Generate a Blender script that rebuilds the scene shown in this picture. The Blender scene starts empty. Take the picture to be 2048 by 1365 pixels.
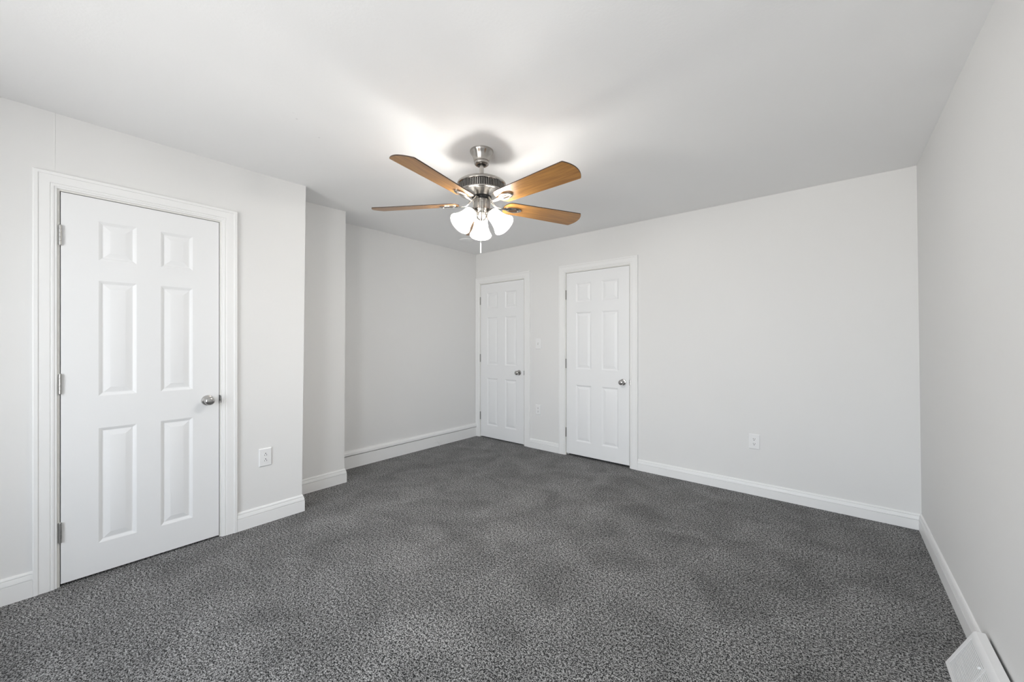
import bpy, bmesh, math, random
from mathutils import Vector, Matrix, noise

# ------------------------------------------------------------------ camera
SC = bpy.context.scene
COL = SC.collection
CAM_H = 1.2587
F_PX = 781.5
cam_data = bpy.data.cameras.new('camera')
cam = bpy.data.objects.new('camera', cam_data)
COL.objects.link(cam)
cam_data.sensor_fit = 'HORIZONTAL'
cam_data.sensor_width = 36.0
cam_data.lens = F_PX / 2048 * 36.0
cam_data.shift_y = 4.0 / 2048
cam_data.clip_start = 0.01
cam.location = (0, 0, CAM_H)
cam.rotation_euler = (math.pi / 2, 0, math.radians(39.635))
SC.camera = cam

# ------------------------------------------------------------------ daylight, exposure
SKY_STRENGTH = 10.2
LAMP_SHADE = 4.0
LAMP_BULB = 680.0
SC.view_settings.view_transform = 'Standard'
SC.view_settings.look = 'None'
SC.view_settings.exposure = 0.06
SC.view_settings.gamma = 1.0
SC.view_settings.use_curve_mapping = False

world = bpy.data.worlds.new('daylight')
SC.world = world
world.use_nodes = True
wn = world.node_tree
wn.nodes.clear()
w_out = wn.nodes.new('ShaderNodeOutputWorld')
w_bg = wn.nodes.new('ShaderNodeBackground')
w_tc = wn.nodes.new('ShaderNodeTexCoord')
w_sep = wn.nodes.new('ShaderNodeSeparateXYZ')
w_ramp = wn.nodes.new('ShaderNodeValToRGB')
w_map = wn.nodes.new('ShaderNodeMapRange')
w_map.inputs['From Min'].default_value = -1
w_map.inputs['From Max'].default_value = 1
els = w_ramp.color_ramp.elements
els[0].position = 0.0
els[0].color = (1.0, 0.99, 0.97, 1)
els[1].position = 1.0
els[1].color = (0.80, 0.88, 1.0, 1)
e = els.new(0.47)
e.color = (1.0, 0.99, 0.97, 1)
e = els.new(0.53)
e.color = (0.88, 0.94, 1.0, 1)
wn.links.new(w_tc.outputs['Generated'], w_sep.inputs[0])
wn.links.new(w_sep.outputs['Z'], w_map.inputs['Value'])
wn.links.new(w_map.outputs[0], w_ramp.inputs[0])
wn.links.new(w_ramp.outputs[0], w_bg.inputs['Color'])
w_bg.inputs['Strength'].default_value = SKY_STRENGTH
wn.links.new(w_bg.outputs[0], w_out.inputs['Surface'])

# room measurements (metres; camera above the origin, x along the far wall, y towards it)
X1, X2, X3 = -3.079, -3.419, -3.764        # three steps of the left side
YF = 3.779                                 # far wall
YB = -1.5                                  # window wall behind the camera
WINDOWS = [(-2.2, -1.1, 0.35, 2.2), (-0.7, 0.35, 0.35, 2.2)]

# the two window openings guide the sky sampling
for i, (a, b, c, d) in enumerate(WINDOWS):
    L = bpy.data.lights.new('window_portal', 'AREA')
    L.shape = 'RECTANGLE'
    L.size, L.size_y = b - a, d - c
    L.cycles.is_portal = True
    o = bpy.data.objects.new('window_portal', L)
    COL.objects.link(o)
    o.location = ((a + b) / 2, YB - 0.13, (c + d) / 2)
    o.rotation_euler = (-math.pi / 2, 0, math.pi)     # faces +y, into the room


# ------------------------------------------------------------------ materials
def mat(name, color, rough=0.5, metal=0.0, bump=None, emis=None, spec=0.5):
    m = bpy.data.materials.new(name)
    m.use_nodes = True
    nt = m.node_tree
    p = nt.nodes['Principled BSDF']
    p.inputs['Base Color'].default_value = (*color, 1)
    p.inputs['Roughness'].default_value = rough
    p.inputs['Metallic'].default_value = metal
    p.inputs['Specular IOR Level'].default_value = spec
    if bump:
        scale, strength, dist = bump
        tc = nt.nodes.new('ShaderNodeTexCoord')
        nz = nt.nodes.new('ShaderNodeTexNoise')
        nz.inputs['Scale'].default_value = scale
        nz.inputs['Detail'].default_value = 3
        bp = nt.nodes.new('ShaderNodeBump')
        bp.inputs['Strength'].default_value = strength
        bp.inputs['Distance'].default_value = dist
        nt.links.new(tc.outputs['Object'], nz.inputs['Vector'])
        nt.links.new(nz.outputs[0], bp.inputs['Height'])
        nt.links.new(bp.outputs[0], p.inputs['Normal'])
    if emis:
        p.inputs['Emission Color'].default_value = (*emis[0], 1)
        p.inputs['Emission Strength'].default_value = emis[1]
    return m


def spots(m, base, dark, pts, plane='xy'):
    """small scuffs: each (position, radius) darkens the paint there"""
    nt = m.node_tree
    p = nt.nodes['Principled BSDF']
    geo = nt.nodes.new('ShaderNodeNewGeometry')
    acc = None
    for pos, r in pts:
        v = nt.nodes.new('ShaderNodeVectorMath')
        v.operation = 'DISTANCE'
        v.inputs[1].default_value = pos
        nt.links.new(geo.outputs['Position'], v.inputs[0])
        mr = nt.nodes.new('ShaderNodeMapRange')
        mr.inputs['From Min'].default_value = r
        mr.inputs['From Max'].default_value = r * 0.35
        nt.links.new(v.outputs['Value'], mr.inputs['Value'])
        if acc is None:
            acc = mr.outputs[0]
        else:
            mx = nt.nodes.new('ShaderNodeMath')
            mx.operation = 'MAXIMUM'
            nt.links.new(acc, mx.inputs[0])
            nt.links.new(mr.outputs[0], mx.inputs[1])
            acc = mx.outputs[0]
    mix = nt.nodes.new('ShaderNodeMix')
    mix.data_type = 'RGBA'
    mix.inputs['A'].default_value = (*base, 1)
    mix.inputs['B'].default_value = (*dark, 1)
    nt.links.new(acc, mix.inputs['Factor'])
    nt.links.new(mix.outputs['Result'], p.inputs['Base Color'])


WALL_C = (0.785, 0.782, 0.774)
CEIL_C = (0.91, 0.91, 0.91)
M_wall = mat('wall_paint', WALL_C, 0.75, bump=(260, 0.06, 0.002), spec=0.25)
M_ceil = mat('ceiling_paint', CEIL_C, 0.85, bump=(90, 0.10, 0.004), spec=0.2)
spots(M_ceil, CEIL_C, (0.40, 0.40, 0.40),
      [((-2.171, 0.839, 2.445), 0.012), ((-2.214, 0.873, 2.445), 0.012),
       ((-2.239, 0.995, 2.445), 0.009), ((-2.311, 1.033, 2.445), 0.010)])
M_trim = mat('white_trim_paint', (0.86, 0.86, 0.855), 0.38, spec=0.4)
M_door = mat('white_door_paint', (0.845, 0.85, 0.855), 0.42, bump=(320, 0.04, 0.001), spec=0.4)
M_jamb = mat('cream_jamb_paint', (0.78, 0.775, 0.74), 0.45)
M_plastic = mat('white_plastic', (0.84, 0.84, 0.84), 0.3)
M_dark = mat('dark_slot', (0.012, 0.012, 0.012), 0.6)
M_black = mat('black_steel_and_gap_shade', (0.02, 0.02, 0.02), 0.5, 0.4)  # dark metal, also the painted black of latch gap and canopy hole
M_cavity = mat('cavity_shade', (0.012, 0.012, 0.012), 0.9)  # near-black colour paints in the shade behind door gaps and slats
M_register = mat('white_register_enamel', (0.80, 0.80, 0.80), 0.35)


def nickel(name, base, rough, aniso=0.5):
    m = mat(name, base, rough, 1.0)
    nt = m.node_tree
    p = nt.nodes['Principled BSDF']
    p.inputs['Anisotropic'].default_value = aniso
    if aniso > 0:                                   # turned metal: brushed round the vertical axis
        p.inputs['Anisotropic Rotation'].default_value = 0.25
        tg = nt.nodes.new('ShaderNodeTangent')
        tg.direction_type = 'RADIAL'
        tg.axis = 'Z'
        nt.links.new(tg.outputs[0], p.inputs['Tangent'])
    return m


M_nickel = nickel('brushed_nickel', (0.44, 0.42, 0.395), 0.25, 0.75)
M_satin = nickel('satin_nickel', (0.50, 0.49, 0.48), 0.20, 0.0)
M_hinge = nickel('hinge_nickel', (0.46, 0.455, 0.44), 0.36, 0.0)
M_hinge_dark = nickel('tarnished_hinge', (0.30, 0.295, 0.28), 0.45, 0.0)
M_chain = mat('pale_chain', (0.55, 0.54, 0.51), 0.35, 0.8)


def wood_material():
    m = mat('oak_veneer', (0.5, 0.3, 0.1), 0.30, spec=0.5)
    nt = m.node_tree
    p = nt.nodes['Principled BSDF']
    tc = nt.nodes.new('ShaderNodeTexCoord')
    mp = nt.nodes.new('ShaderNodeMapping')
    mp.inputs['Scale'].default_value = (2.6, 34, 34)
    nz = nt.nodes.new('ShaderNodeTexNoise')
    nz.inputs['Scale'].default_value = 1.6
    nz.inputs['Detail'].default_value = 5
    nz.inputs['Roughness'].default_value = 0.6
    nz.inputs['Distortion'].default_value = 0.5
    rp = nt.nodes.new('ShaderNodeValToRGB')
    el = rp.color_ramp.elements
    el[0].position, el[0].color = 0.30, (0.235, 0.100, 0.026, 1)
    el[1].position, el[1].color = 0.72, (0.47, 0.235, 0.062, 1)
    nt.links.new(tc.outputs['Object'], mp.inputs[0])
    nt.links.new(mp.outputs[0], nz.inputs['Vector'])
    nt.links.new(nz.outputs[0], rp.inputs[0])
    nt.links.new(rp.outputs[0], p.inputs['Base Color'])
    return m


M_wood = wood_material()
M_edge = mat('dark_walnut_edge', (0.055, 0.030, 0.018), 0.5)


def carpet_material():
    m = mat('charcoal_heather_carpet', (0.1, 0.1, 0.1), 0.95, spec=0.05)
    nt = m.node_tree
    p = nt.nodes['Principled BSDF']
    p.inputs['Sheen Weight'].default_value = 0.08
    p.inputs['Sheen Roughness'].default_value = 0.6
    tc = nt.nodes.new('ShaderNodeTexCoord')
    fine = nt.nodes.new('ShaderNodeTexNoise')
    fine.inputs['Scale'].default_value = 190
    fine.inputs['Detail'].default_value = 2
    fine.inputs['Roughness'].default_value = 0.6
    tuft = nt.nodes.new('ShaderNodeTexNoise')
    tuft.inputs['Scale'].default_value = 88
    tuft.inputs['Detail'].default_value = 1.5
    both = nt.nodes.new('ShaderNodeMix')
    both.data_type = 'FLOAT'
    both.inputs['Factor'].default_value = 0.30
    rp = nt.nodes.new('ShaderNodeValToRGB')
    el = rp.color_ramp.elements
    el[0].position, el[0].color = 0.440, (0.003, 0.003, 0.0032, 1)
    el[1].position, el[1].color = 0.610, (0.440, 0.437, 0.432, 1)
    big = nt.nodes.new('ShaderNodeTexNoise')
    big.inputs['Scale'].default_value = 3.2
    big.inputs['Detail'].default_value = 4
    big.inputs['Roughness'].default_value = 0.55
    big.inputs['Distortion'].default_value = 0.6
    mr = nt.nodes.new('ShaderNodeMapRange')
    mr.inputs['From Min'].default_value = 0.3
    mr.inputs['From Max'].default_value = 0.7
    mr.inputs['To Min'].default_value = 0.72
    mr.inputs['To Max'].default_value = 1.28
    mul = nt.nodes.new('ShaderNodeVectorMath')
    mul.operation = 'SCALE'
    bp = nt.nodes.new('ShaderNodeBump')
    bp.inputs['Strength'].default_value = 0.9
    bp.inputs['Distance'].default_value = 0.006
    for n in (fine, tuft, big):
        nt.links.new(tc.outputs['Object'], n.inputs['Vector'])
    nt.links.new(fine.outputs[0], both.inputs['A'])
    nt.links.new(tuft.outputs[0], both.inputs['B'])
    nt.links.new(both.outputs['Result'], rp.inputs[0])
    nt.links.new(big.outputs[0], mr.inputs['Value'])
    nt.links.new(rp.outputs[0], mul.inputs[0])
    nt.links.new(mr.outputs[0], mul.inputs['Scale'])
    nt.links.new(mul.outputs[0], p.inputs['Base Color'])
    nt.links.new(both.outputs['Result'], bp.inputs['Height'])
    nt.links.new(bp.outputs[0], p.inputs['Normal'])
    return m


M_carpet = carpet_material()


def glow_material(name, color, strength, base=(0.9, 0.88, 0.84)):
    return mat(name, base, 0.35, emis=(color, strength))


M_shade = glow_material('lit_frosted_glass', (1.0, 0.97, 0.92), LAMP_SHADE)
def see_through(m, share):
    """frosted glass: part of the bulb's light passes straight on"""
    nt = m.node_tree
    out = nt.nodes['Material Output']
    p = nt.nodes['Principled BSDF']
    tr = nt.nodes.new('ShaderNodeBsdfTransparent')
    tr.inputs['Color'].default_value = (1.0, 1.0, 1.0, 1)
    mx = nt.nodes.new('ShaderNodeMixShader')
    mx.inputs[0].default_value = share
    nt.links.new(p.outputs[0], mx.inputs[1])
    nt.links.new(tr.outputs[0], mx.inputs[2])
    nt.links.new(mx.outputs[0], out.inputs['Surface'])


see_through(M_shade, 0.46)
M_bulb = glow_material('lit_bulb', (1.0, 0.97, 0.92), LAMP_BULB)


def pane_material():
    m = bpy.data.materials.new('window_glass')
    m.use_nodes = True
    nt = m.node_tree
    nt.nodes.clear()
    out = nt.nodes.new('ShaderNodeOutputMaterial')
    mix = nt.nodes.new('ShaderNodeMixShader')
    tr = nt.nodes.new('ShaderNodeBsdfTransparent')
    gl = nt.nodes.new('ShaderNodeBsdfGlossy')
    gl.inputs['Roughness'].default_value = 0.0
    fr = nt.nodes.new('ShaderNodeFresnel')
    fr.inputs['IOR'].default_value = 1.3
    nt.links.new(fr.outputs[0], mix.inputs[0])
    nt.links.new(tr.outputs[0], mix.inputs[1])
    nt.links.new(gl.outputs[0], mix.inputs[2])
    nt.links.new(mix.outputs[0], out.inputs['Surface'])
    return m


M_pane = pane_material()


# ------------------------------------------------------------------ mesh helpers
class MB:
    def __init__(self):
        self.v, self.f, self.m = [], [], []

    def add(self, verts, faces, mi=0, T=None):
        b = len(self.v)
        for p in verts:
            p = Vector(p)
            self.v.append(T @ p if T is not None else p)
        for f in faces:
            self.f.append([b + i for i in f])
            self.m.append(mi)

    def box(self, lo, hi, mi=0, T=None):
        (a, b, c), (d, e_, f) = lo, hi
        vs = [(a, b, c), (d, b, c), (d, e_, c), (a, e_, c), (a, b, f), (d, b, f), (d, e_, f), (a, e_, f)]
        fs = [(0, 3, 2, 1), (4, 5, 6, 7), (0, 1, 5, 4), (1, 2, 6, 5), (2, 3, 7, 6), (3, 0, 4, 7)]
        self.add(vs, fs, mi, T)

    def lathe(self, prof, n=48, mi=0, T=None, cap=True):
        vs, fs = [], []
        for r, z in prof:
            for k in range(n):
                a = 2 * math.pi * k / n
                vs.append((r * math.cos(a), r * math.sin(a), z))
        for i in range(len(prof) - 1):
            for k in range(n):
                k2 = (k + 1) % n
                fs.append((i * n + k, i * n + k2, (i + 1) * n + k2, (i + 1) * n + k))
        if cap:
            if prof[0][0] > 1e-6:
                fs.append(tuple(reversed(range(n))))
            if prof[-1][0] > 1e-6:
                fs.append(tuple((len(prof) - 1) * n + k for k in range(n)))
        self.add(vs, fs, mi, T)

    def tube(self, pts, r, n=10, mi=0, T=None, flat=None):
        """round (or oval, flat=(w,h)) tube along points"""
        pts = [Vector(p) for p in pts]
        vs, fs = [], []
        for i, p in enumerate(pts):
            d = (pts[min(i + 1, len(pts) - 1)] - pts[max(i - 1, 0)]).normalized()
            side = d.cross(Vector((0, 0, 1)))
            if side.length < 1e-4:
                side = Vector((1, 0, 0))
            side.normalize()
            up = side.cross(d).normalized()
            rr = r[i] if isinstance(r, (list, tuple)) else r
            w, h = (flat[i] if isinstance(flat, list) else flat) if flat else (rr, rr)
            for k in range(n):
                a = 2 * math.pi * k / n
                vs.append(p + side * (w * math.cos(a)) + up * (h * math.sin(a)))
        for i in range(len(pts) - 1):
            for k in range(n):
                k2 = (k + 1) % n
                fs.append((i * n + k, i * n + k2, (i + 1) * n + k2, (i + 1) * n + k))
        fs.append(tuple(reversed(range(n))))
        fs.append(tuple((len(pts) - 1) * n + k for k in range(n)))
        self.add(vs, fs, mi, T)

    def sweep(self, stations, mi=0, T=None, close=True):
        """stations: list of equally long rings of points"""
        n = len(stations[0])
        vs = [p for s in stations for p in s]
        fs = []
        for i in range(len(stations) - 1):
            for k in range(n):
                k2 = (k + 1) % n
                fs.append((i * n + k, i * n + k2, (i + 1) * n + k2, (i + 1) * n + k))
        if close:
            fs.append(tuple(reversed(range(n))))
            fs.append(tuple((len(stations) - 1) * n + k for k in range(n)))
        self.add(vs, fs, mi, T)

    def build(self, name, mats, parent=None, loc=(0, 0, 0), rot=(0, 0, 0), smooth=35, bevel=0.0, merge=True):
        me = bpy.data.meshes.new(name)
        me.from_pydata([tuple(p) for p in self.v], [], self.f)
        if not isinstance(mats, (list, tuple)):
            mats = [mats]
        for mm in mats:
            me.materials.append(mm)
        me.polygons.foreach_set('material_index', self.m)
        bm = bmesh.new()
        bm.from_mesh(me)
        if merge:
            bmesh.ops.remove_doubles(bm, verts=bm.verts, dist=1e-6)
        bmesh.ops.recalc_face_normals(bm, faces=bm.faces)
        bm.to_mesh(me)
        bm.free()
        if smooth:
            me.polygons.foreach_set('use_smooth', [True] * len(me.polygons))
            me.set_sharp_from_angle(angle=math.radians(smooth))
        o = bpy.data.objects.new(name, me)
        COL.objects.link(o)
        o.location, o.rotation_euler = loc, rot
        if parent:
            o.parent = parent
        if bevel:
            bv = o.modifiers.new('bevel', 'BEVEL')
            bv.width = bevel
            bv.segments = 2
            bv.limit_method = 'ANGLE'
        return o


def tag(o, label=None, cat=None, group=None, kind=None):
    if label:
        o['label'] = label
    if cat:
        o['category'] = cat
    if group:
        o['group'] = group
    if kind:
        o['kind'] = kind
    return o


def empty(name, loc, rot=(0, 0, 0)):
    o = bpy.data.objects.new(name, None)
    o.empty_display_size = 0.1
    COL.objects.link(o)
    o.location, o.rotation_euler = loc, rot
    return o


def copy_tree(o, parent=None):
    c = o.copy()
    COL.objects.link(c)
    if parent is not None:
        c.parent = parent
    for ch in list(o.children):
        copy_tree(ch, c)
    return c


def ceil_z(x, y):
    tx = min(max((x + 3.1) / 1.1, 0), 1)
    ty = min(max((y - 1.0) / 1.2, 0), 1)
    return 2.437 + 0.022 * max(tx, ty)


# ------------------------------------------------------------------ room shell
def grid_wall(name, P, us, zs, holes, m, label, cat='wall', backdepth=0.14):
    """P(u, z, depth) -> point; cells inside a hole are left open, a closing sheet lies behind"""
    mb = MB()
    for i in range(len(us) - 1):
        for j in range(len(zs) - 1):
            uc, zc = (us[i] + us[i + 1]) / 2, (zs[j] + zs[j + 1]) / 2
            if any(a < uc < b and c < zc < d for a, b, c, d, _ in holes):
                continue
            mb.add([P(us[i], zs[j], 0), P(us[i + 1], zs[j], 0), P(us[i + 1], zs[j + 1], 0), P(us[i], zs[j + 1], 0)],
                   [(0, 1, 2, 3)])
    for a, b, c, d, closed in holes:          # sides of each opening
        dp = backdepth
        ring = [(a, c), (b, c), (b, d), (a, d)]
        for k in range(4):
            p, q = ring[k], ring[(k + 1) % 4]
            mb.add([P(*p, 0), P(*q, 0), P(*q, dp), P(*p, dp)], [(0, 1, 2, 3)], 0)
        if closed:
            mb.add([P(a, c, dp), P(b, c, dp), P(b, d, dp), P(a, d, dp)], [(0, 1, 2, 3)], 1)
    o = mb.build(name, [m, M_cavity], smooth=0)
    tag(o, label, cat, kind='structure')
    return o


ZT = 2.60
D1 = dict(a=0.0674, b=0.7395, z0=0.013, z1=2.04, oa=-0.0244, ob=0.8376)
D2 = dict(a=-3.6775, b=-2.943, z0=0.014, z1=2.04, oa=-3.7625, ob=-2.8433)
D3 = dict(a=-2.3354, b=-1.598, z0=0.024, z1=2.04, oa=-2.4282, ob=-1.507)
JT = 0.016      # jamb board thickness shown beyond the gap
GAP = 0.0035


def hole(d):
    return (d['a'] - GAP - JT, d['b'] + GAP + JT, -0.02, d['z1'] + GAP + JT, True)


# floor
mb = MB()
mb.box((-4.1, YB - 0.4, -0.05), (0.75, YF + 0.35, 0.0))
tag(mb.build('floor', M_carpet, smooth=0), 'charcoal heathered wall to wall carpet floor', 'floor', kind='structure')

# ceiling: plaster sheet, a little uneven
mb = MB()
nx, ny = 110, 100
x0, x1, y0, y1 = -4.0, 0.7, YB - 0.25, YF + 0.25
vs = []
for j in range(ny + 1):
    for i in range(nx + 1):
        x, y = x0 + (x1 - x0) * i / nx, y0 + (y1 - y0) * j / ny
        amp = 0.0008 + 0.0045 * max(0.0, min(1.0, (x + 0.15) / 0.5))
        z = ceil_z(x, y) + amp * noise.noise(Vector((x * 5.0, y * 5.0, 3.1)))
        vs.append((x, y, z))
fs = [(j * (nx + 1) + i, j * (nx + 1) + i + 1, (j + 1) * (nx + 1) + i + 1, (j + 1) * (nx + 1) + i)
      for j in range(ny) for i in range(nx)]
mb.add(vs, fs)
tag(mb.build('ceiling', M_ceil, smooth=60), 'white painted plaster ceiling around the fan', 'ceiling', kind='structure')


# left wall in three steps, each further back than the one before
def lerp(a, b, t):
    return a + (b - a) * t


h1 = hole(D1)
mb_us = [YB - 0.1, 0.0445, 0.0465, 0.05, h1[0], h1[1], 1.25]
mb_us = sorted(set(mb_us))


def P_left(u, z, d):
    yy = u
    if u > 1.2:
        yy = lerp(1.2483, 1.2785, z / 2.44)
    xx = X1
    if 0.0460 < u < 0.0500 and d == 0 and z > 2.2:
        xx += 0.0012                                        # drywall seam above the door casing
    return (xx - d, yy, z)


def P_leftw(u, z, d):
    return P_left(u, z, d)


wl = grid_wall('wall_left', P_leftw, mb_us, [-0.02, h1[3], 2.25, ZT], [h1], M_wall,
               'pale grey wall section holding the large left door')
# return face of that section
mb = MB()
mb.add([(X1, 1.2483, 0), (X2 - 0.12, 1.2483, 0), (X2 - 0.12, lerp(1.2483, 1.2785, ZT / 2.44), ZT),
        (X1, lerp(1.2483, 1.2785, ZT / 2.44), ZT)], [(0, 1, 2, 3)])
yt2a, yt2b = 1.7518, 1.7661
ytop = lerp(yt2a, yt2b, ZT / 2.44)
mb.add([(X2, 1.1, -0.02), (X2, yt2a, -0.02), (X2, ytop, ZT), (X2, 1.1, ZT)], [(0, 1, 2, 3)])
mb.add([(X2, yt2a, -0.02), (X3 - 0.1, yt2a, -0.02), (X3 - 0.1, ytop, ZT), (X2, ytop, ZT)], [(0, 1, 2, 3)])
tag(mb.build('wall_recess', M_wall, smooth=0), 'narrow pale grey wall step between the door section and the alcove', 'wall', kind='structure')
mb = MB()
mb.add([(X3, 1.6, -0.02), (X3, YF + 0.1, -0.02), (X3, YF + 0.1, ZT), (X3, 1.6, ZT)], [(0, 1, 2, 3)])
tag(mb.build('wall_alcove', M_wall, smooth=0), 'pale grey alcove wall running back to the far corner', 'wall', kind='structure')

h2, h3 = hole(D2), hole(D3)
grid_wall('wall_far', lambda u, z, d: (u, YF + d, z),
          sorted([X3 - 0.2, h2[0], h2[1], h3[0], h3[1], 0.7]), [-0.02, h2[3], ZT], [h2, h3], M_wall,
          'pale grey far wall with two narrow white doors')


def P_right(u, z, d):
    t = (u - YB) / (YF - YB)
    top = lerp(0.447, 0.4215, t)
    return (lerp(0.446, top, z / 2.45) + d, u, z)


grid_wall('wall_right', P_right, [YB - 0.1, 1, 2, 3, YF + 0.1], [-0.02, 0.6, 1.2, 1.8, ZT], [], M_wall,
          'plain pale grey wall on the side of the floor register')

whs = [(a, b, c, d, False) for a, b, c, d in WINDOWS]
grid_wall('wall_back', lambda u, z, d: (u, YB - d, z),
          sorted([X1 - 0.2] + [q for w in WINDOWS for q in w[:2]] + [0.65]), [-0.02, WINDOWS[0][2], WINDOWS[0][3], ZT], whs, M_wall,
          'pale grey wall with two tall windows facing the two narrow doors')
for i, (a, b, c, d) in enumerate(WINDOWS):
    w = MB()
    fw, yo = 0.045, YB - 0.10
    for lo, hi in (((a, c), (a + fw, d)), ((b - fw, c), (b, d)), ((a + fw, c), (b - fw, c + fw)),
                   ((a + fw, d - fw), (b - fw, d)), ((a + fw, (c + d) / 2 - 0.02), (b - fw, (c + d) / 2 + 0.02))):
        w.box((lo[0], yo - 0.03, lo[1]), (hi[0], yo + 0.03, hi[1]))
    win = w.build('window_%d' % (i + 1), M_trim)
    tag(win, ['tall white sash window facing the room, nearer the large left door',
              'tall white sash window facing the room, nearer the floor register'][i], 'window', kind='structure')
    p = MB()
    p.box((a + fw, yo - 0.002, c + fw), (b - fw, yo + 0.002, d - fw))
    p.build('window_pane', M_pane, win, smooth=0)
    s = MB()
    s.box((a - 0.06, YB - 0.10, c - 0.03), (b + 0.06, YB + 0.06, c))
    s.build('window_sill', M_trim, win, bevel=0.004)


# ------------------------------------------------------------------ baseboards
def base_profile(h, t=0.016):
    return [(0, 0), (t, 0), (t, h - 0.042), (t - 0.006, h - 0.0410), (t - 0.006, h - 0.0375), (t - 0.0005, h - 0.0365),
            (t - 0.0050, h - 0.0145), (t - 0.0105, h - 0.0138), (t - 0.0105, h - 0.0105), (t - 0.0065, h - 0.0098),
            (t - 0.0100, h - 0.002), (t - 0.0125, h), (0, h)]


def baseboard(name, path, normals, h, label, prof=None, m=None):
    """path: floor points along the wall; normals: direction into the room at each (mitred)"""
    prof = prof or base_profile(h)
    mb = MB()
    st = []
    for p, n in zip(path, normals):
        st.append([(p[0] + n[0] * o, p[1] + n[1] * o, z) for o, z in prof])
    mb.sweep(st)
    return tag(mb.build(name, m or M_trim, smooth=25), label, 'baseboard', kind='structure')


baseboard('baseboard_left', [(X1, YB), (X1, D1['oa'])], [(1, 0), (1, 0)], 0.125,
          'short white baseboard left of the large door casing')
baseboard('baseboard_pillar', [(X1, D1['ob']), (X1, 1.2483), (X2 + 0.002, 1.2483)], [(1, 0), (1, 1), (0, 1)], 0.122,
          'white baseboard under the upside down outlet beside the large left door')
baseboard('baseboard_recess', [(X2, 1.2483 + 0.017), (X2, yt2a), (X3 + 0.002, yt2a)], [(1, 0), (1, 1), (0, 1)], 0.122,
          'white baseboard along the narrow wall step')
alc = [(0, 0), (0.020, 0), (0.020, 0.122), (0.018, 0.1235), (0.004, 0.124), (0.004, 0.1310), (0.029, 0.1312), (0.030, 0.136), (0.027, 0.156),
       (0.021, 0.164), (0.018, 0.172), (0.014, 0.175), (0, 0.174)]
baseboard('baseboard_alcove', [(X3, yt2a + 0.017), (X3, YF - 0.001)], [(1, 0), (1, 0)], 0.17,
          'tall two piece white baseboard along the alcove wall', alc)
baseboard('baseboard_far', [(D2['ob'], YF), (D3['oa'], YF)], [(0, -1), (0, -1)], 0.108,
          'short white baseboard between the two far doors')
RB = 0.446
baseboard('baseboard_far_right', [(D3['ob'], YF), (RB, YF)], [(0, -1), (-0.4, -1)], 0.108,
          'long white baseboard under the blank far wall')
REG_Y = 2.268
baseboard('baseboard_right', [(RB, YF - 0.004), (RB, REG_Y + 0.001)], [(-1, 0), (-1, 0)], 0.112,
          'white baseboard running from the far corner to the floor register')


# ------------------------------------------------------------------ doors
# local door frame: x across (0..w), y out of the wall towards the room (negative = into wall), z up
def frame_matrix(side, origin):
    if side == 'left':                         # across = +y, out = +x
        return Matrix(((0, 1, 0, X1), (1, 0, 0, origin), (0, 0, 1, 0), (0, 0, 0, 1)))
    return Matrix(((1, 0, 0, origin), (0, -1, 0, YF), (0, 0, 1, 0), (0, 0, 0, 1)))


def casing_ring(W):
    k = W / 0.078
    pr = [(0, 0), (0, 0.0145), (0.003, 0.0170), (0.016, 0.0170), (0.0185, 0.0140), (0.023, 0.0140),
          (0.054, 0.0125), (0.0565, 0.0100), (0.059, 0.0118), (0.067, 0.0110), (0.0695, 0.0085), (0.076, 0.0080),
          (0.078, 0.0060), (0.078, 0)]
    return [(a * k, b) for a, b in pr]


def panel_door(mb, w, z0, z1, margins, T):
    """six raised panels pressed into the face (out = y)"""
    zs = [(0.173, 0.796), (0.971, 1.598), (1.708, 1.920)]
    l, pw, mid = margins
    xs = [(l, l + pw), (l + pw + mid, l + pw + mid + pw)]
    U = sorted({0, w, *[q for p in xs for q in p]})
    Z = sorted({z0, z1, *[q for p in zs for q in p]})
    y = -0.001
    for i in range(len(U) - 1):
        for j in range(len(Z) - 1):
            r = (U[i], U[i + 1], Z[j], Z[j + 1])
            inside = any(abs(r[0] - a) < 1e-6 and abs(r[1] - b) < 1e-6 for a, b in xs) and \
                any(abs(r[2] - a) < 1e-6 and abs(r[3] - b) < 1e-6 for a, b in zs)
            if not inside:
                mb.add([(r[0], y, r[2]), (r[1], y, r[2]), (r[1], y, r[3]), (r[0], y, r[3])], [(0, 1, 2, 3)], 0, T)
            else:
                steps = [(0, 0), (0.004, -0.0015), (0.015, -0.0085), (0.019, -0.0090), (0.044, -0.0030), (0.046, -0.0026)]
                rings = []
                for ins, dp in steps:
                    rings.append([(r[0] + ins, y + dp, r[2] + ins), (r[1] - ins, y + dp, r[2] + ins),
                                  (r[1] - ins, y + dp, r[3] - ins), (r[0] + ins, y + dp, r[3] - ins)])
                mb.sweep(rings, 0, T, close=False)
                mb.add(rings[-1], [(0, 1, 2, 3)], 0, T)
    bk = y - 0.035
    for a, b in (((0, z0), (w, z0)), ((w, z0), (w, z1)), ((w, z1), (0, z1)), ((0, z1), (0, z0))):
        mb.add([(a[0], y, a[1]), (b[0], y, b[1]), (b[0], bk, b[1]), (a[0], bk, a[1])], [(0, 1, 2, 3)], 0, T)
    mb.add([(0, bk, z0), (w, bk, z0), (w, bk, z1), (0, bk, z1)], [(0, 1, 2, 3)], 0, T)


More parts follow.
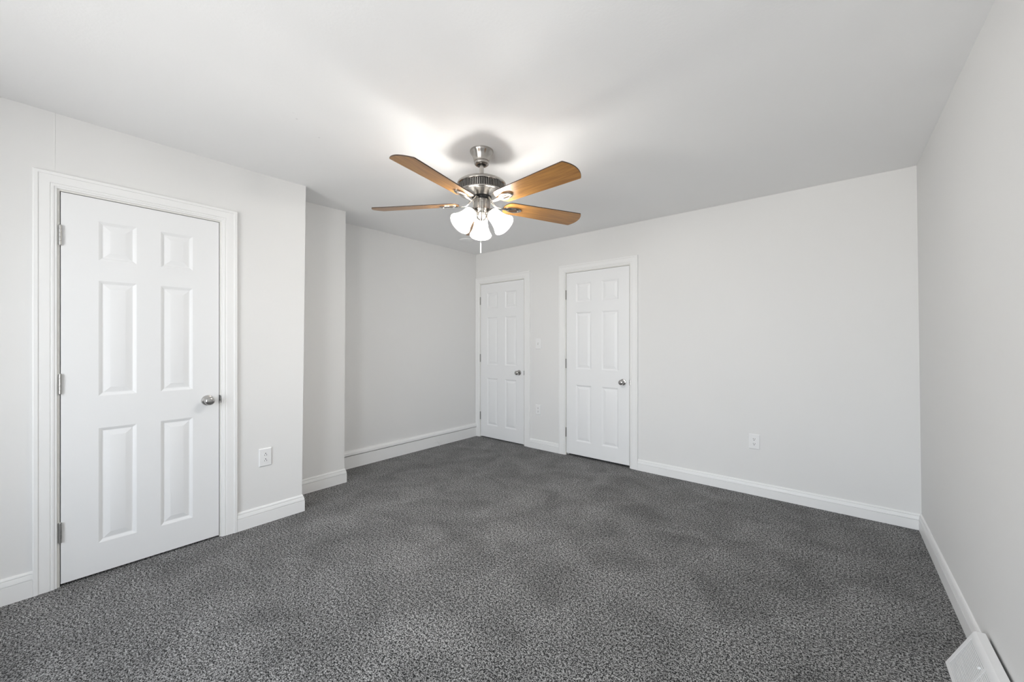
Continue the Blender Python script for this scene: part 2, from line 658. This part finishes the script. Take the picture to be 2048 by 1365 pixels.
def make_door(n, side, d, margins, knob, hinges, hinge_mat, door_label, trim_label):
    w = d['b'] - d['a']
    T = frame_matrix(side, d['a'])
    mb = MB()
    panel_door(mb, w, d['z0'], d['z1'], margins, T)
    door = tag(mb.build('door_%d' % n, M_door, smooth=12), door_label, 'door', kind='structure')
    # knob: rosette, neck and ball turned about the axis out of the door
    K = T @ Matrix.Translation((knob[0], -0.001, knob[1])) @ Matrix.Rotation(-math.pi / 2, 4, 'X')
    kb = MB()
    kb.lathe([(0.0, 0.0), (0.0325, 0.0), (0.0325, 0.003), (0.030, 0.007), (0.022, 0.010), (0.013, 0.012), (0.0115, 0.020),
              (0.0115, 0.030), (0.015, 0.034), (0.0225, 0.038), (0.0265, 0.045), (0.0270, 0.052), (0.0250, 0.060),
              (0.0200, 0.0655), (0.012, 0.0680), (0.0, 0.0685)], 40, 0, K)
    tag(kb.build('door_knob', M_satin, door), 'round satin nickel knob')
    lt = MB()
    lt.box((w - 0.0005, -0.006, knob[1] - 0.028), (w + 0.0028, 0.0004, knob[1] + 0.028), 0, T)  # black block fills the gap beside the knob; its colour stands for shade
    lt.build('latch_gap_shade', M_black, door, smooth=0)
    for hz in hinges:
        hg = MB()
        H = T @ Matrix.Translation((-GAP / 2, 0.0048, hz))
        for s in range(5):
            za, zb = -0.05 + s * 0.02, -0.05 + (s + 1) * 0.02 - 0.0008
            hg.lathe([(0.0, za), (0.0060, za), (0.0060, zb), (0.0, zb)], 16, 0, H)
        hg.lathe([(0.0, -0.054), (0.0035, -0.054), (0.0045, -0.050), (0.0, -0.050)], 12, 0, H)
        hg.lathe([(0.0, 0.0492), (0.0045, 0.0492), (0.0035, 0.053), (0.0, 0.053)], 12, 0, H)
        hg.box((-0.0105, -0.004, -0.05), (-0.004, 0.0012, 0.05), 0, T @ Matrix.Translation((0, 0, hz)))
        hg.build('hinge', hinge_mat, door)
    # casing with mitred corners, jamb lining and stops
    oa, ob = d['oa'] - d['a'], d['ob'] - d['a']
    ja, jb, jt = -GAP - JT, w + GAP + JT, d['z1'] + GAP + JT
    Wl, Wr = (-GAP - 0.0085) - oa, ob - (w + GAP + 0.0085)
    zt = 2.1316
    Wh = zt - (d['z1'] + GAP + 0.0085)
    tr = MB()
    rl, rr, rh = casing_ring(Wl), casing_ring(Wr), casing_ring(Wh)
    st = [[(oa + a, b, 0.0) for a, b in rl],
          [(oa + a, b, zt - ah) for (a, b), (ah, _) in zip(rl, rh)],
          [(ob - a, b, zt - ah) for (a, b), (ah, _) in zip(rr, rh)],
          [(ob - a, b, 0.0) for a, b in rr]]
    tr.sweep(st, 0, T)
    trim = tag(tr.build('trim_%d' % n, M_trim, smooth=15), trim_label, 'door casing', kind='structure')
    jm = MB()
    dp = 0.125
    jm.box((ja, -dp, 0), (ja + JT, 0.0003, jt), 0, T)
    jm.box((jb - JT, -dp, 0), (jb, 0.0003, jt), 0, T)
    jm.box((ja + JT, -dp, jt - JT), (jb - JT, 0.0003, jt), 0, T)
    jm.box((ja + JT, -0.050, 0), (ja + JT + 0.012, -0.038, jt - JT), 0, T)
    jm.box((jb - JT - 0.012, -0.050, 0), (jb - JT, -0.038, jt - JT), 0, T)
    jm.box((ja + JT, -0.050, jt - JT - 0.012), (jb - JT, -0.038, jt - JT), 0, T)
    jm.build('door_jamb', M_jamb, trim, smooth=0)
    sp = MB()
    kz = knob[1]
    pts = []
    for (x, y) in ((w + GAP - 0.0012, -0.012), (w + GAP - 0.0006, 0.0010), (w + GAP + 0.004, 0.0032), (w + GAP + 0.0075, 0.0024)):
        pts.append((x, y))
    for i in range(3):
        (xa, ya), (xb, yb) = pts[i], pts[i + 1]
        hw = [0.030, 0.028, 0.024, 0.018]
        ha, hb = hw[i], hw[i + 1]
        sp.add([(xa, ya, kz - ha), (xb, yb, kz - hb), (xb, yb, kz + hb), (xa, ya, kz + ha),
                (xa + .001, ya - .001, kz - ha), (xb + .001, yb - .001, kz - hb), (xb + .001, yb - .001, kz + hb), (xa + .001, ya - .001, kz + ha)],
               [(0, 1, 2, 3), (4, 7, 6, 5), (0, 3, 7, 4), (1, 5, 6, 2), (0, 4, 5, 1), (3, 2, 6, 7)], 0, T)
    sp.build('strike_plate', M_satin, trim, smooth=0)
    return door, trim


make_door(1, 'left', D1, (0.1345, 0.1505, 0.103), (0.612, 0.894), (1.816, 1.047, 0.280), M_hinge,
          'large white six panel door in the left wall with three hinges on its left edge',
          'wide white mitred casing around the large left door')
make_door(2, 'far', D2, (0.117, 0.189, 0.124), (0.66, 0.891), (1.824, 1.058, 0.287), M_hinge_dark,
          'narrow white six panel door tucked in the far corner',
          'white casing around the door in the far corner')
make_door(3, 'far', D3, (0.122, 0.189, 0.121), (0.671, 0.860), (1.800, 1.029, 0.258), M_hinge_dark,
          'white six panel door right of the light switch on the far wall',
          'white casing around the far door right of the light switch')


# ------------------------------------------------------------------ outlets and switch
def make_outlet(label, loc, rot, size=(0.079, 0.123), flip=False):
    root = empty('wall_outlet', loc, rot)            # local: x across, y out of the wall, z up
    tag(root, label, 'outlet', 'white duplex outlets on the walls')
    w, h = size
    cp = MB()
    cp.sweep([[(-w / 2, 0, -h / 2), (w / 2, 0, -h / 2), (w / 2, 0, h / 2), (-w / 2, 0, h / 2)],
              [(-w / 2, 0.0045, -h / 2), (w / 2, 0.0045, -h / 2), (w / 2, 0.0045, h / 2), (-w / 2, 0.0045, h / 2)],
              [(-w / 2 + .004, 0.0070, -h / 2 + .004), (w / 2 - .004, 0.0070, -h / 2 + .004),
               (w / 2 - .004, 0.0070, h / 2 - .004), (-w / 2 + .004, 0.0070, h / 2 - .004)]])
    cp.build('cover_plate', M_plastic, root, smooth=0)
    s = -1 if flip else 1
    for zc in (0.0195, -0.0195):
        rc = MB()
        ring = []
        for k in range(28):
            a = 2 * math.pi * k / 28
            x, z = 0.0172 * math.cos(a), 0.0172 * math.sin(a)
            ring.append((x, max(-0.0142, min(0.0142, z))))
        rc.sweep([[(x, 0.0070, zc + z) for x, z in ring], [(x, 0.0088, zc + z) for x, z in ring]], 0)
        rc.box((-0.0076, 0.0086, zc + s * 0.0045 - 0.0045), (-0.0052, 0.0092, zc + s * 0.0045 + 0.0045), 1)
        rc.box((0.0052, 0.0086, zc + s * 0.0045 - 0.0038), (0.0076, 0.0092, zc + s * 0.0045 + 0.0038), 1)
        rc.lathe([(0.0, 0.0), (0.0032, 0.0), (0.0032, 0.0006), (0.0, 0.0006)], 14, 1,
                 Matrix.Translation((0, 0.0086, zc - s * 0.0068)) @ Matrix.Rotation(-math.pi / 2, 4, 'X'))
        rc.build('receptacle', [M_plastic, M_dark], root, smooth=20)
    sc = MB()
    sc.lathe([(0, 0), (0.003, 0), (0.003, 0.001), (0, 0.0014)], 14, 0,
             Matrix.Translation((0, 0.007, 0)) @ Matrix.Rotation(-math.pi / 2, 4, 'X'))
    sc.build('screw', M_plastic, root)
    return root


ROT_LEFT = (0, 0, -math.pi / 2)     # local +y -> world +x
ROT_FAR = (0, 0, math.pi)           # local +y -> world -y
make_outlet('white outlet mounted upside down beside the casing of the large left door', (X1, 1.0055, 0.460), ROT_LEFT, flip=True)
make_outlet('white outlet low on the far wall below the light switch', (-2.723, YF, 0.465), ROT_FAR, (0.075, 0.118))
make_outlet('white outlet low on the blank far wall right of both doors', (-0.520, YF, 0.441), ROT_FAR)

sw = empty('light_switch', (-2.7245, YF, 1.249), ROT_FAR)
tag(sw, 'white toggle light switch between the two far doors', 'light switch')
w, h = 0.074, 0.124
cp = MB()
cp.sweep([[(-w / 2, 0, -h / 2), (w / 2, 0, -h / 2), (w / 2, 0, h / 2), (-w / 2, 0, h / 2)],
          [(-w / 2, 0.0045, -h / 2), (w / 2, 0.0045, -h / 2), (w / 2, 0.0045, h / 2), (-w / 2, 0.0045, h / 2)],
          [(-w / 2 + .004, 0.0070, -h / 2 + .004), (w / 2 - .004, 0.0070, -h / 2 + .004),
           (w / 2 - .004, 0.0070, h / 2 - .004), (-w / 2 + .004, 0.0070, h / 2 - .004)]])
cp.build('cover_plate', M_plastic, sw, smooth=0)
tg = MB()
tg.box((-0.0055, 0.0065, -0.0125), (0.0055, 0.0075, 0.0125), 1)  # grey plate paints the shading round the white toggle
tg.sweep([[(-0.0045, 0.0070, -0.009), (0.0045, 0.0070, -0.009), (0.0045, 0.0070, 0.008), (-0.0045, 0.0070, 0.008)],
          [(-0.0035, 0.0190, 0.004), (0.0035, 0.0190, 0.004), (0.0035, 0.0170, 0.012), (-0.0035, 0.0170, 0.012)]])
M_toggle_shade = mat('toggle_shading_grey', (0.45, 0.45, 0.45), 0.4)
tg.build('toggle', [M_plastic, M_toggle_shade], sw, smooth=0)
for zc in (0.030, -0.030):
    sc = MB()
    sc.lathe([(0, 0), (0.003, 0), (0.003, 0.001), (0, 0.0014)], 14, 0,
             Matrix.Translation((0, 0.007, zc)) @ Matrix.Rotation(-math.pi / 2, 4, 'X'))
    sc.build('screw', M_plastic, sw)


# ------------------------------------------------------------------ floor register by the right wall
def make_register():
    y1, y0 = REG_Y, REG_Y - 0.40
    root = empty('floor_register', (0, 0, 0))
    root.location = (0.385, (y0 + y1) / 2, 0)
    tag(root, 'white slatted baseboard heating register on the carpet against the right wall', 'heating register')
    O = Vector(root.location)
    # profile (x, z): toe, front lip, slope, top lip, back
    toe, lip, top, back = (0.330, 0.004), (0.327, 0.014), (0.406, 0.160), (0.434, 0.163)

    def S(x, y, z):
        return (x - O.x, y - O.y, z - O.z)

    # housing: front lip, top lip, end caps, face border
    hs = MB()
    prof = [(0.334, 0.0), (0.332, 0.002), (0.332, 0.006), (0.336, 0.0145), (0.339, 0.0135), (0.339, 0.0)]
    hs.sweep([[S(x, y, z) for x, z in prof] for y in (y0, y1)])
    prof = [(0.3995, 0.1495), (0.404, 0.158), (0.409, 0.163), (0.434, 0.165), (0.434, 0.158), (0.411, 0.157), (0.402, 0.1485)]
    hs.sweep([[S(x, y, z) for x, z in prof] for y in (y0, y1)])
    prof = [(0.334, 0.0), (0.332, 0.006), (0.404, 0.158), (0.409, 0.163), (0.434, 0.165), (0.436, 0.0)]
    for ya, yb in ((y1 - 0.0015, y1), (y0, y0 + 0.0015)):
        hs.sweep([[S(x, y, z) for x, z in prof] for y in (ya, yb)])
    hs.build('housing', M_register, root, smooth=25)
    # sloped face: border strips, a middle divider and thin slats running lengthwise
    A, B = Vector((0.3355, 0, 0.0135)), Vector((0.4000, 0, 0.1500))
    d = (B - A)
    nrm = Vector((-d.z, 0, d.x)).normalized()

    def Q(t, y, off):
        p = A + d * t + nrm * off
        return S(p.x, y, p.z)

    def slab(mb, t0, t1, ya, yb, o0, o1):
        vs = [Q(t0, ya, o0), Q(t1, ya, o0), Q(t1, yb, o0), Q(t0, yb, o0), Q(t0, ya, o1), Q(t1, ya, o1), Q(t1, yb, o1), Q(t0, yb, o1)]
        mb.add(vs, [(0, 3, 2, 1), (4, 5, 6, 7), (0, 1, 5, 4), (1, 2, 6, 5), (2, 3, 7, 6), (3, 0, 4, 7)])

    fr = MB()
    slab(fr, -0.01, 0.05, y0, y1, -0.004, 0.0)
    slab(fr, 0.93, 1.01, y0, y1, -0.004, 0.0)
    for ya, yb in ((y0, y0 + 0.022), (y1 - 0.022, y1), ((y0 + y1) / 2 - 0.006, (y0 + y1) / 2 + 0.006)):
        slab(fr, 0.05, 0.93, ya, yb, -0.004, 0.0)
    ya = (y0 + y1) / 2 + 0.006
    fr.build('face_plate', M_register, root, smooth=0)
    sl = MB()
    n = 20
    ym = (y0 + y1) / 2
    for k in range(n):
        t = 0.05 + 0.88 * (k + 0.5) / n
        hw = 0.88 / n * 0.40
        for ya_, yb_ in ((y0 + 0.0235, ym - 0.0075), (ym + 0.0075, y1 - 0.0235)):
            slab(sl, t - hw, t + hw, ya_, yb_, -0.006, -0.0004)
        for yc in (y0 + 0.0228, ym - 0.0068, ym + 0.0068, y1 - 0.0228):
            slab(sl, t - hw * 0.5, t + hw * 0.5, yc - 0.001, yc + 0.001, -0.006, -0.0012)
    sl.build('louver', M_register, root, smooth=0)
    bkm = MB()
    slab(bkm, 0.0, 1.0, y0 + 0.003, y1 - 0.003, -0.022, -0.020)
    bkm.build('duct_shade', M_cavity, root, smooth=0)  # dark sheet behind the slats, colour stands in for shade inside
    lv = MB()
    slab(lv, 0.78, 0.84, ya + 0.012, ya + 0.020, 0.0, 0.006)
    lv.build('damper_lever', M_register, root, smooth=0)
    return root


make_register()

# low round cover on the ceiling behind the fan lamps, and the cable stub at the alcove baseboard
mb = MB()
mb.lathe([(0.0, -0.014), (0.055, -0.014), (0.074, -0.010), (0.082, -0.004), (0.082, 0.004), (0.0, 0.004)], 40)
tag(mb.build('ceiling_cover', M_ceil, None, (-3.311, 3.166, 2.457)), 'low round white cover plate on the ceiling behind the fan lamps', 'cover plate')
mb = MB()
mb.tube([(X3 + 0.021, 3.055, 0.062), (X3 + 0.034, 3.066, 0.066), (X3 + 0.044, 3.085, 0.056), (X3 + 0.045, 3.100, 0.030), (X3 + 0.044, 3.105, 0.002)], 0.0035, 8)
mb.lathe([(0, 0), (0.009, 0), (0.009, 0.003), (0, 0.003)], 16, 0, Matrix.Translation((X3 + 0.0202, 3.055, 0.062)) @ Matrix.Rotation(math.pi / 2, 4, 'Y'))
tag(mb.build('cable_stub', M_plastic), 'short white cable stub poking out of the alcove baseboard', 'cable')


# ------------------------------------------------------------------ ceiling fan
YAW = math.radians(39.635)


def make_fan():
    fx, fy = -1.705, 1.761
    zc = ceil_z(fx, fy)
    root = empty('ceiling_fan', (fx, fy, zc))
    tag(root, 'five blade ceiling fan of brushed nickel and oak with lit glass lamps', 'ceiling fan')

    def Z(z):
        return z - zc

    mb = MB()
    mb.lathe([(0.0, Z(2.460)), (0.073, Z(2.460)), (0.0735, Z(2.452)), (0.0695, Z(2.444)), (0.062, Z(2.435)), (0.0545, Z(2.420)),
              (0.0505, Z(2.404)), (0.0485, Z(2.396)), (0.0485, Z(2.392)), (0.046, Z(2.390)), (0.047, Z(2.384)), (0.045, Z(2.376)),
              (0.038, Z(2.371)), (0.028, Z(2.371)), (0.027, Z(2.378))], 64)
    can = mb.build('canopy', M_nickel, root)
    c2 = MB()
    c2.lathe([(0.0, Z(2.380)), (0.0268, Z(2.380)), (0.0268, Z(2.3775)), (0.0, Z(2.3775))], 32)
    c2.build('hanger_opening', M_black, can)  # black disc paints the darkness of the open hole
    mb = MB()
    mb.lathe([(0.0, Z(2.385)), (0.0135, Z(2.385)), (0.0135, Z(2.255)), (0.0, Z(2.255))], 32)
    mb.build('downrod', M_nickel, root)

    # motor housing: domed cap, slotted band, lip and shallow bowl underneath
    mb = MB()
    mb.lathe([(0.0135, Z(2.268)), (0.030, Z(2.266)), (0.060, Z(2.265)), (0.120, Z(2.263)), (0.143, Z(2.259)), (0.151, Z(2.253)),
              (0.1535, Z(2.246)), (0.152, Z(2.240)), (0.147, Z(2.237)), (0.139, Z(2.237))], 96, cap=False)
    mb.lathe([(0.136, Z(2.198)), (0.1425, Z(2.198)), (0.1435, Z(2.195)), (0.1425, Z(2.191)), (0.137, Z(2.189)),
              (0.132, Z(2.188)), (0.131, Z(2.185)), (0.118, Z(2.184)), (0.103, Z(2.181)), (0.084, Z(2.178)), (0.068, Z(2.174)), (0.060, Z(2.170))], 96, cap=False)
    nb = 84
    for k in range(nb):
        a = 2 * math.pi * k / nb
        T = Matrix.Rotation(a, 4, 'Z')
        da = 0.0020
        mb.add([(0.1460, -da, Z(2.2372)), (0.1460, da, Z(2.2372)), (0.1425, da, Z(2.1975)), (0.1425, -da, Z(2.1975)),
                (0.1400, -da, Z(2.2372)), (0.1400, da, Z(2.2372)), (0.1370, da, Z(2.1975)), (0.1370, -da, Z(2.1975))],
               [(0, 1, 2, 3), (4, 7, 6, 5), (1, 5, 6, 2), (0, 3, 7, 4)], 0, T)
    mh = mb.build('motor_housing', M_nickel, root)
    mb = MB()
    mb.lathe([(0.0, Z(2.240)), (0.126, Z(2.240)), (0.124, Z(2.194)), (0.0, Z(2.194))], 64)
    mb.build('motor_core', M_black, mh)
    mb = MB()
    mb.lathe([(0.0, Z(2.178)), (0.062, Z(2.178)), (0.062, Z(2.166)), (0.050, Z(2.163)), (0.044, Z(2.150)), (0.0, Z(2.150))], 48)
    mb.build('flywheel', M_black, root)

    # blades, each with the bracket that carries it
    PITCH = -0.2117
    R0, RC, W0, W1 = 0.150, 0.700, 0.128, 0.160
    outline = []
    nr = 12
    for k in range(nr + 1):                       # rounded root
        a = math.pi / 2 + math.pi * k / nr
        outline.append((R0 + 0.045 + 0.045 * math.cos(a), W0 / 2 * math.sin(a)))
    outline.append((0.60, -(W0 / 2 + (W1 - W0) / 2 * 0.86)))
    outline.append((RC - 0.006, -W1 / 2))
    nt_ = 12
    for k in range(nt_ + 1):                      # bowed tip
        t = -1 + 2 * k / nt_
        outline.append((RC + 0.030 * (1 - t * t), t * (W1 / 2 - 0.002)))
    outline.append((RC - 0.006, W1 / 2))
    outline.append((0.60, (W0 / 2 + (W1 - W0) / 2 * 0.86)))
    mb = MB()
    th = 0.0030
    n = len(outline)
    vs = [(x, y, -th) for x, y in outline] + [(x, y, th) for x, y in outline]
    mb.add(vs, [tuple(range(n)), tuple(range(n, 2 * n))], 0)
    mb.add(vs, [(k, (k + 1) % n, n + (k + 1) % n, n + k) for k in range(n)], 1)
    blade = mb.build('blade', [M_wood, M_edge], root, smooth=30)
    # bracket: arm and open oval plate under the blade root
    br = MB()
    cx, a_, b_ = 0.217, 0.056, 0.029
    segs = 40
    outer, inner = [], []
    for k in range(segs):
        a = 2 * math.pi * k / segs
        ca, sa = math.cos(a), math.sin(a)
        wob = 1 + 0.05 * math.cos(2 * a)
        outer.append((cx + a_ * ca * wob, b_ * sa * (1 + 0.10 * ca)))
        inner.append((cx + 0.003 + a_ * 0.64 * ca, b_ * 0.52 * sa))
    zb, zt_ = -th - 0.010, -th - 0.0002
    vs, fs = [], []
    for ring, z in ((outer, zt_), (outer, zb + 0.003), ([(cx + (x - cx) * .90, y * .88) for x, y in outer], zb), (inner, zb), (inner, zt_)):
        vs += [(x, y, z) for x, y in ring]
    for q in range(4):
        for k in range(segs):
            k2 = (k + 1) % segs
            fs.append((q * segs + k, q * segs + k2, (q + 1) * segs + k2, (q + 1) * segs + k))
    br.add(vs, fs)
    br.box((cx - 0.030, -0.0035, zb + 0.001), (cx + 0.032, 0.0035, zt_))
    br.tube([(0.050, 0, 0.028), (0.066, 0, 0.024), (0.082, 0, 0.006), (0.100, 0, -0.010), (0.130, 0, -0.013), (0.168, 0, -0.010)], 0.006, 12,
            flat=[(0.011, 0.0055), (0.0105, 0.0055), (0.0090, 0.0055), (0.0080, 0.0050), (0.0085, 0.0045), (0.013, 0.0040)])
    for sx in (-0.033, 0.036):
        br.lathe([(0, zb - 0.0022), (0.0035, zb - 0.0015), (0.0042, zb + 0.001), (0, zb + 0.001)], 12, 0, Matrix.Translation((cx + sx, 0, 0)))
    br.build('blade_bracket', M_nickel, blade, smooth=40)
    tx, ty = -0.0064, 0.0124
    for k in range(5):
        b = blade if k == 0 else copy_tree(blade, root)
        th_cam = math.radians(-117.84 + 72 * k)
        slope = tx * math.cos(th_cam) + ty * math.sin(th_cam)
        b.location = (0, 0, Z(2.130))
        b.rotation_euler = (PITCH, -slope, th_cam + YAW)

    # switch housing and light kit
    mb = MB()
    mb.lathe([(0.0, Z(2.152)), (0.046, Z(2.152)), (0.0535, Z(2.149)), (0.0545, Z(2.145)), (0.0545, Z(2.098)), (0.0565, Z(2.096)), (0.0565, Z(2.090)),
              (0.0525, Z(2.088)), (0.050, Z(2.083)), (0.0, Z(2.083))], 64)
    mb.build('switch_housing', M_nickel, root)
    mb = MB()
    mb.lathe([(0.050, Z(2.085)), (0.049, Z(2.076)), (0.044, Z(2.070)), (0.036, Z(2.066)), (0.034, Z(2.058)), (0.030, Z(2.050)), (0.026, Z(2.036)),
              (0.020, Z(2.028)), (0.010, Z(2.022)), (0.0, Z(2.021))], 48, cap=False)
    mb.build('light_kit_fitter', M_nickel, root)
    tilt = math.radians(44)
    shade_prof = [(0.0290, 0.000), (0.0340, 0.002), (0.0390, 0.007), (0.0415, 0.014), (0.0425, 0.024), (0.0440, 0.040), (0.0470, 0.058),
                  (0.0515, 0.076), (0.0580, 0.094), (0.0660, 0.110), (0.0715, 0.119)]
    first = None
    for k in range(3):
        th_cam = math.radians(97 + 120 * k)
        yaw = th_cam + YAW
        if first is None:
            # holder: short arm and cup; local z runs along the lamp axis, x outwards
            hd = MB()
            A = Matrix.Rotation(math.pi - tilt, 4, 'Y')       # local +z of the lamp -> outwards and down
            N = Matrix.Translation((0.067, 0, Z(2.066))) @ A
            hd.tube([(0.030, 0, Z(2.064)), (0.048, 0, Z(2.068)), (0.062, 0, Z(2.074)), (0.0735, 0, Z(2.073))], 0.008, 12)
            hd.lathe([(0.0, -0.018), (0.014, -0.018), (0.022, -0.012), (0.0290, -0.004), (0.0310, 0.004), (0.0310, 0.012), (0.0295, 0.012), (0.026, 0.000), (0.0, -0.004)], 32, 0, N)
            for q in range(3):
                a = 2 * math.pi * q / 3
                hd.tube([N @ Vector((0.030 * math.cos(a), 0.030 * math.sin(a), 0.008)), N @ Vector((0.037 * math.cos(a), 0.037 * math.sin(a), 0.008))], 0.0022, 8)
            first = hd.build('lamp_holder', M_nickel, root)
            sh = MB()
            inner = [(r - 0.0025, z) for r, z in reversed(shade_prof)]
            sh.lathe(shade_prof + [(0.0713, 0.1212), (0.0698, 0.1212)] + inner, 48, 0, N @ Matrix.Translation((0, 0, 0.004)), cap=False)
            tag(sh.build('lamp_shade', M_shade, first), 'glowing frosted white bell shaped glass shade')
            bl = MB()
            bl.lathe([(0.0, 0.014), (0.012, 0.014), (0.012, 0.030), (0.018, 0.042), (0.024, 0.056), (0.0255, 0.066), (0.023, 0.078), (0.015, 0.087), (0.0, 0.090)], 28, 0, N)
            bl.build('bulb', M_bulb, first)
            h = first
        else:
            h = copy_tree(first, root)
        h.rotation_euler = (0, 0, yaw)

    # two pull chains hanging on the camera side of the switch housing
    for (lat, dz, z1, fob, name) in ((-0.001, -0.058, 1.868, 0.060, 'a'), (0.009, -0.057, 1.905, 0.010, 'b')):
        wx = lat * math.cos(YAW) - dz * math.sin(YAW)
        wy = lat * math.sin(YAW) + dz * math.cos(YAW)
        pc = MB()
        pc.tube([(wx * 0.93, wy * 0.93, Z(2.132)), (wx * 1.04, wy * 1.04, Z(2.130)), (wx * 1.06, wy * 1.06, Z(2.118)), (wx * 1.06, wy * 1.06, Z(z1))], 0.0011, 8)
        zz = 2.115
        while zz > z1:
            pc.lathe([(0, -0.0016), (0.0013, -0.001), (0.0017, 0), (0.0013, 0.001), (0, 0.0016)], 8, 0, Matrix.Translation((wx * 1.06, wy * 1.06, Z(zz))))
            zz -= 0.0052
        pc.lathe([(0, 0), (0.004, 0.001), (0.005, 0.004), (0.004, 0.007), (0, 0.008)], 12, 0,
                 Matrix.Translation((wx * 0.96, wy * 0.96, Z(2.128))))
        ch = pc.build('pull_chain', M_chain, root)
        fb = MB()
        fb.lathe([(0, 0.0), (0.0022, 0.0), (0.0034, -0.004), (0.0034, -fob * 0.5), (0.0038, -fob + 0.006), (0.0046, -fob), (0.0, -fob - 0.003)], 16, 0,
                 Matrix.Translation((wx * 1.06, wy * 1.06, Z(z1))))
        fb.build('pull_fob', M_plastic, ch)
    return root


make_fan()
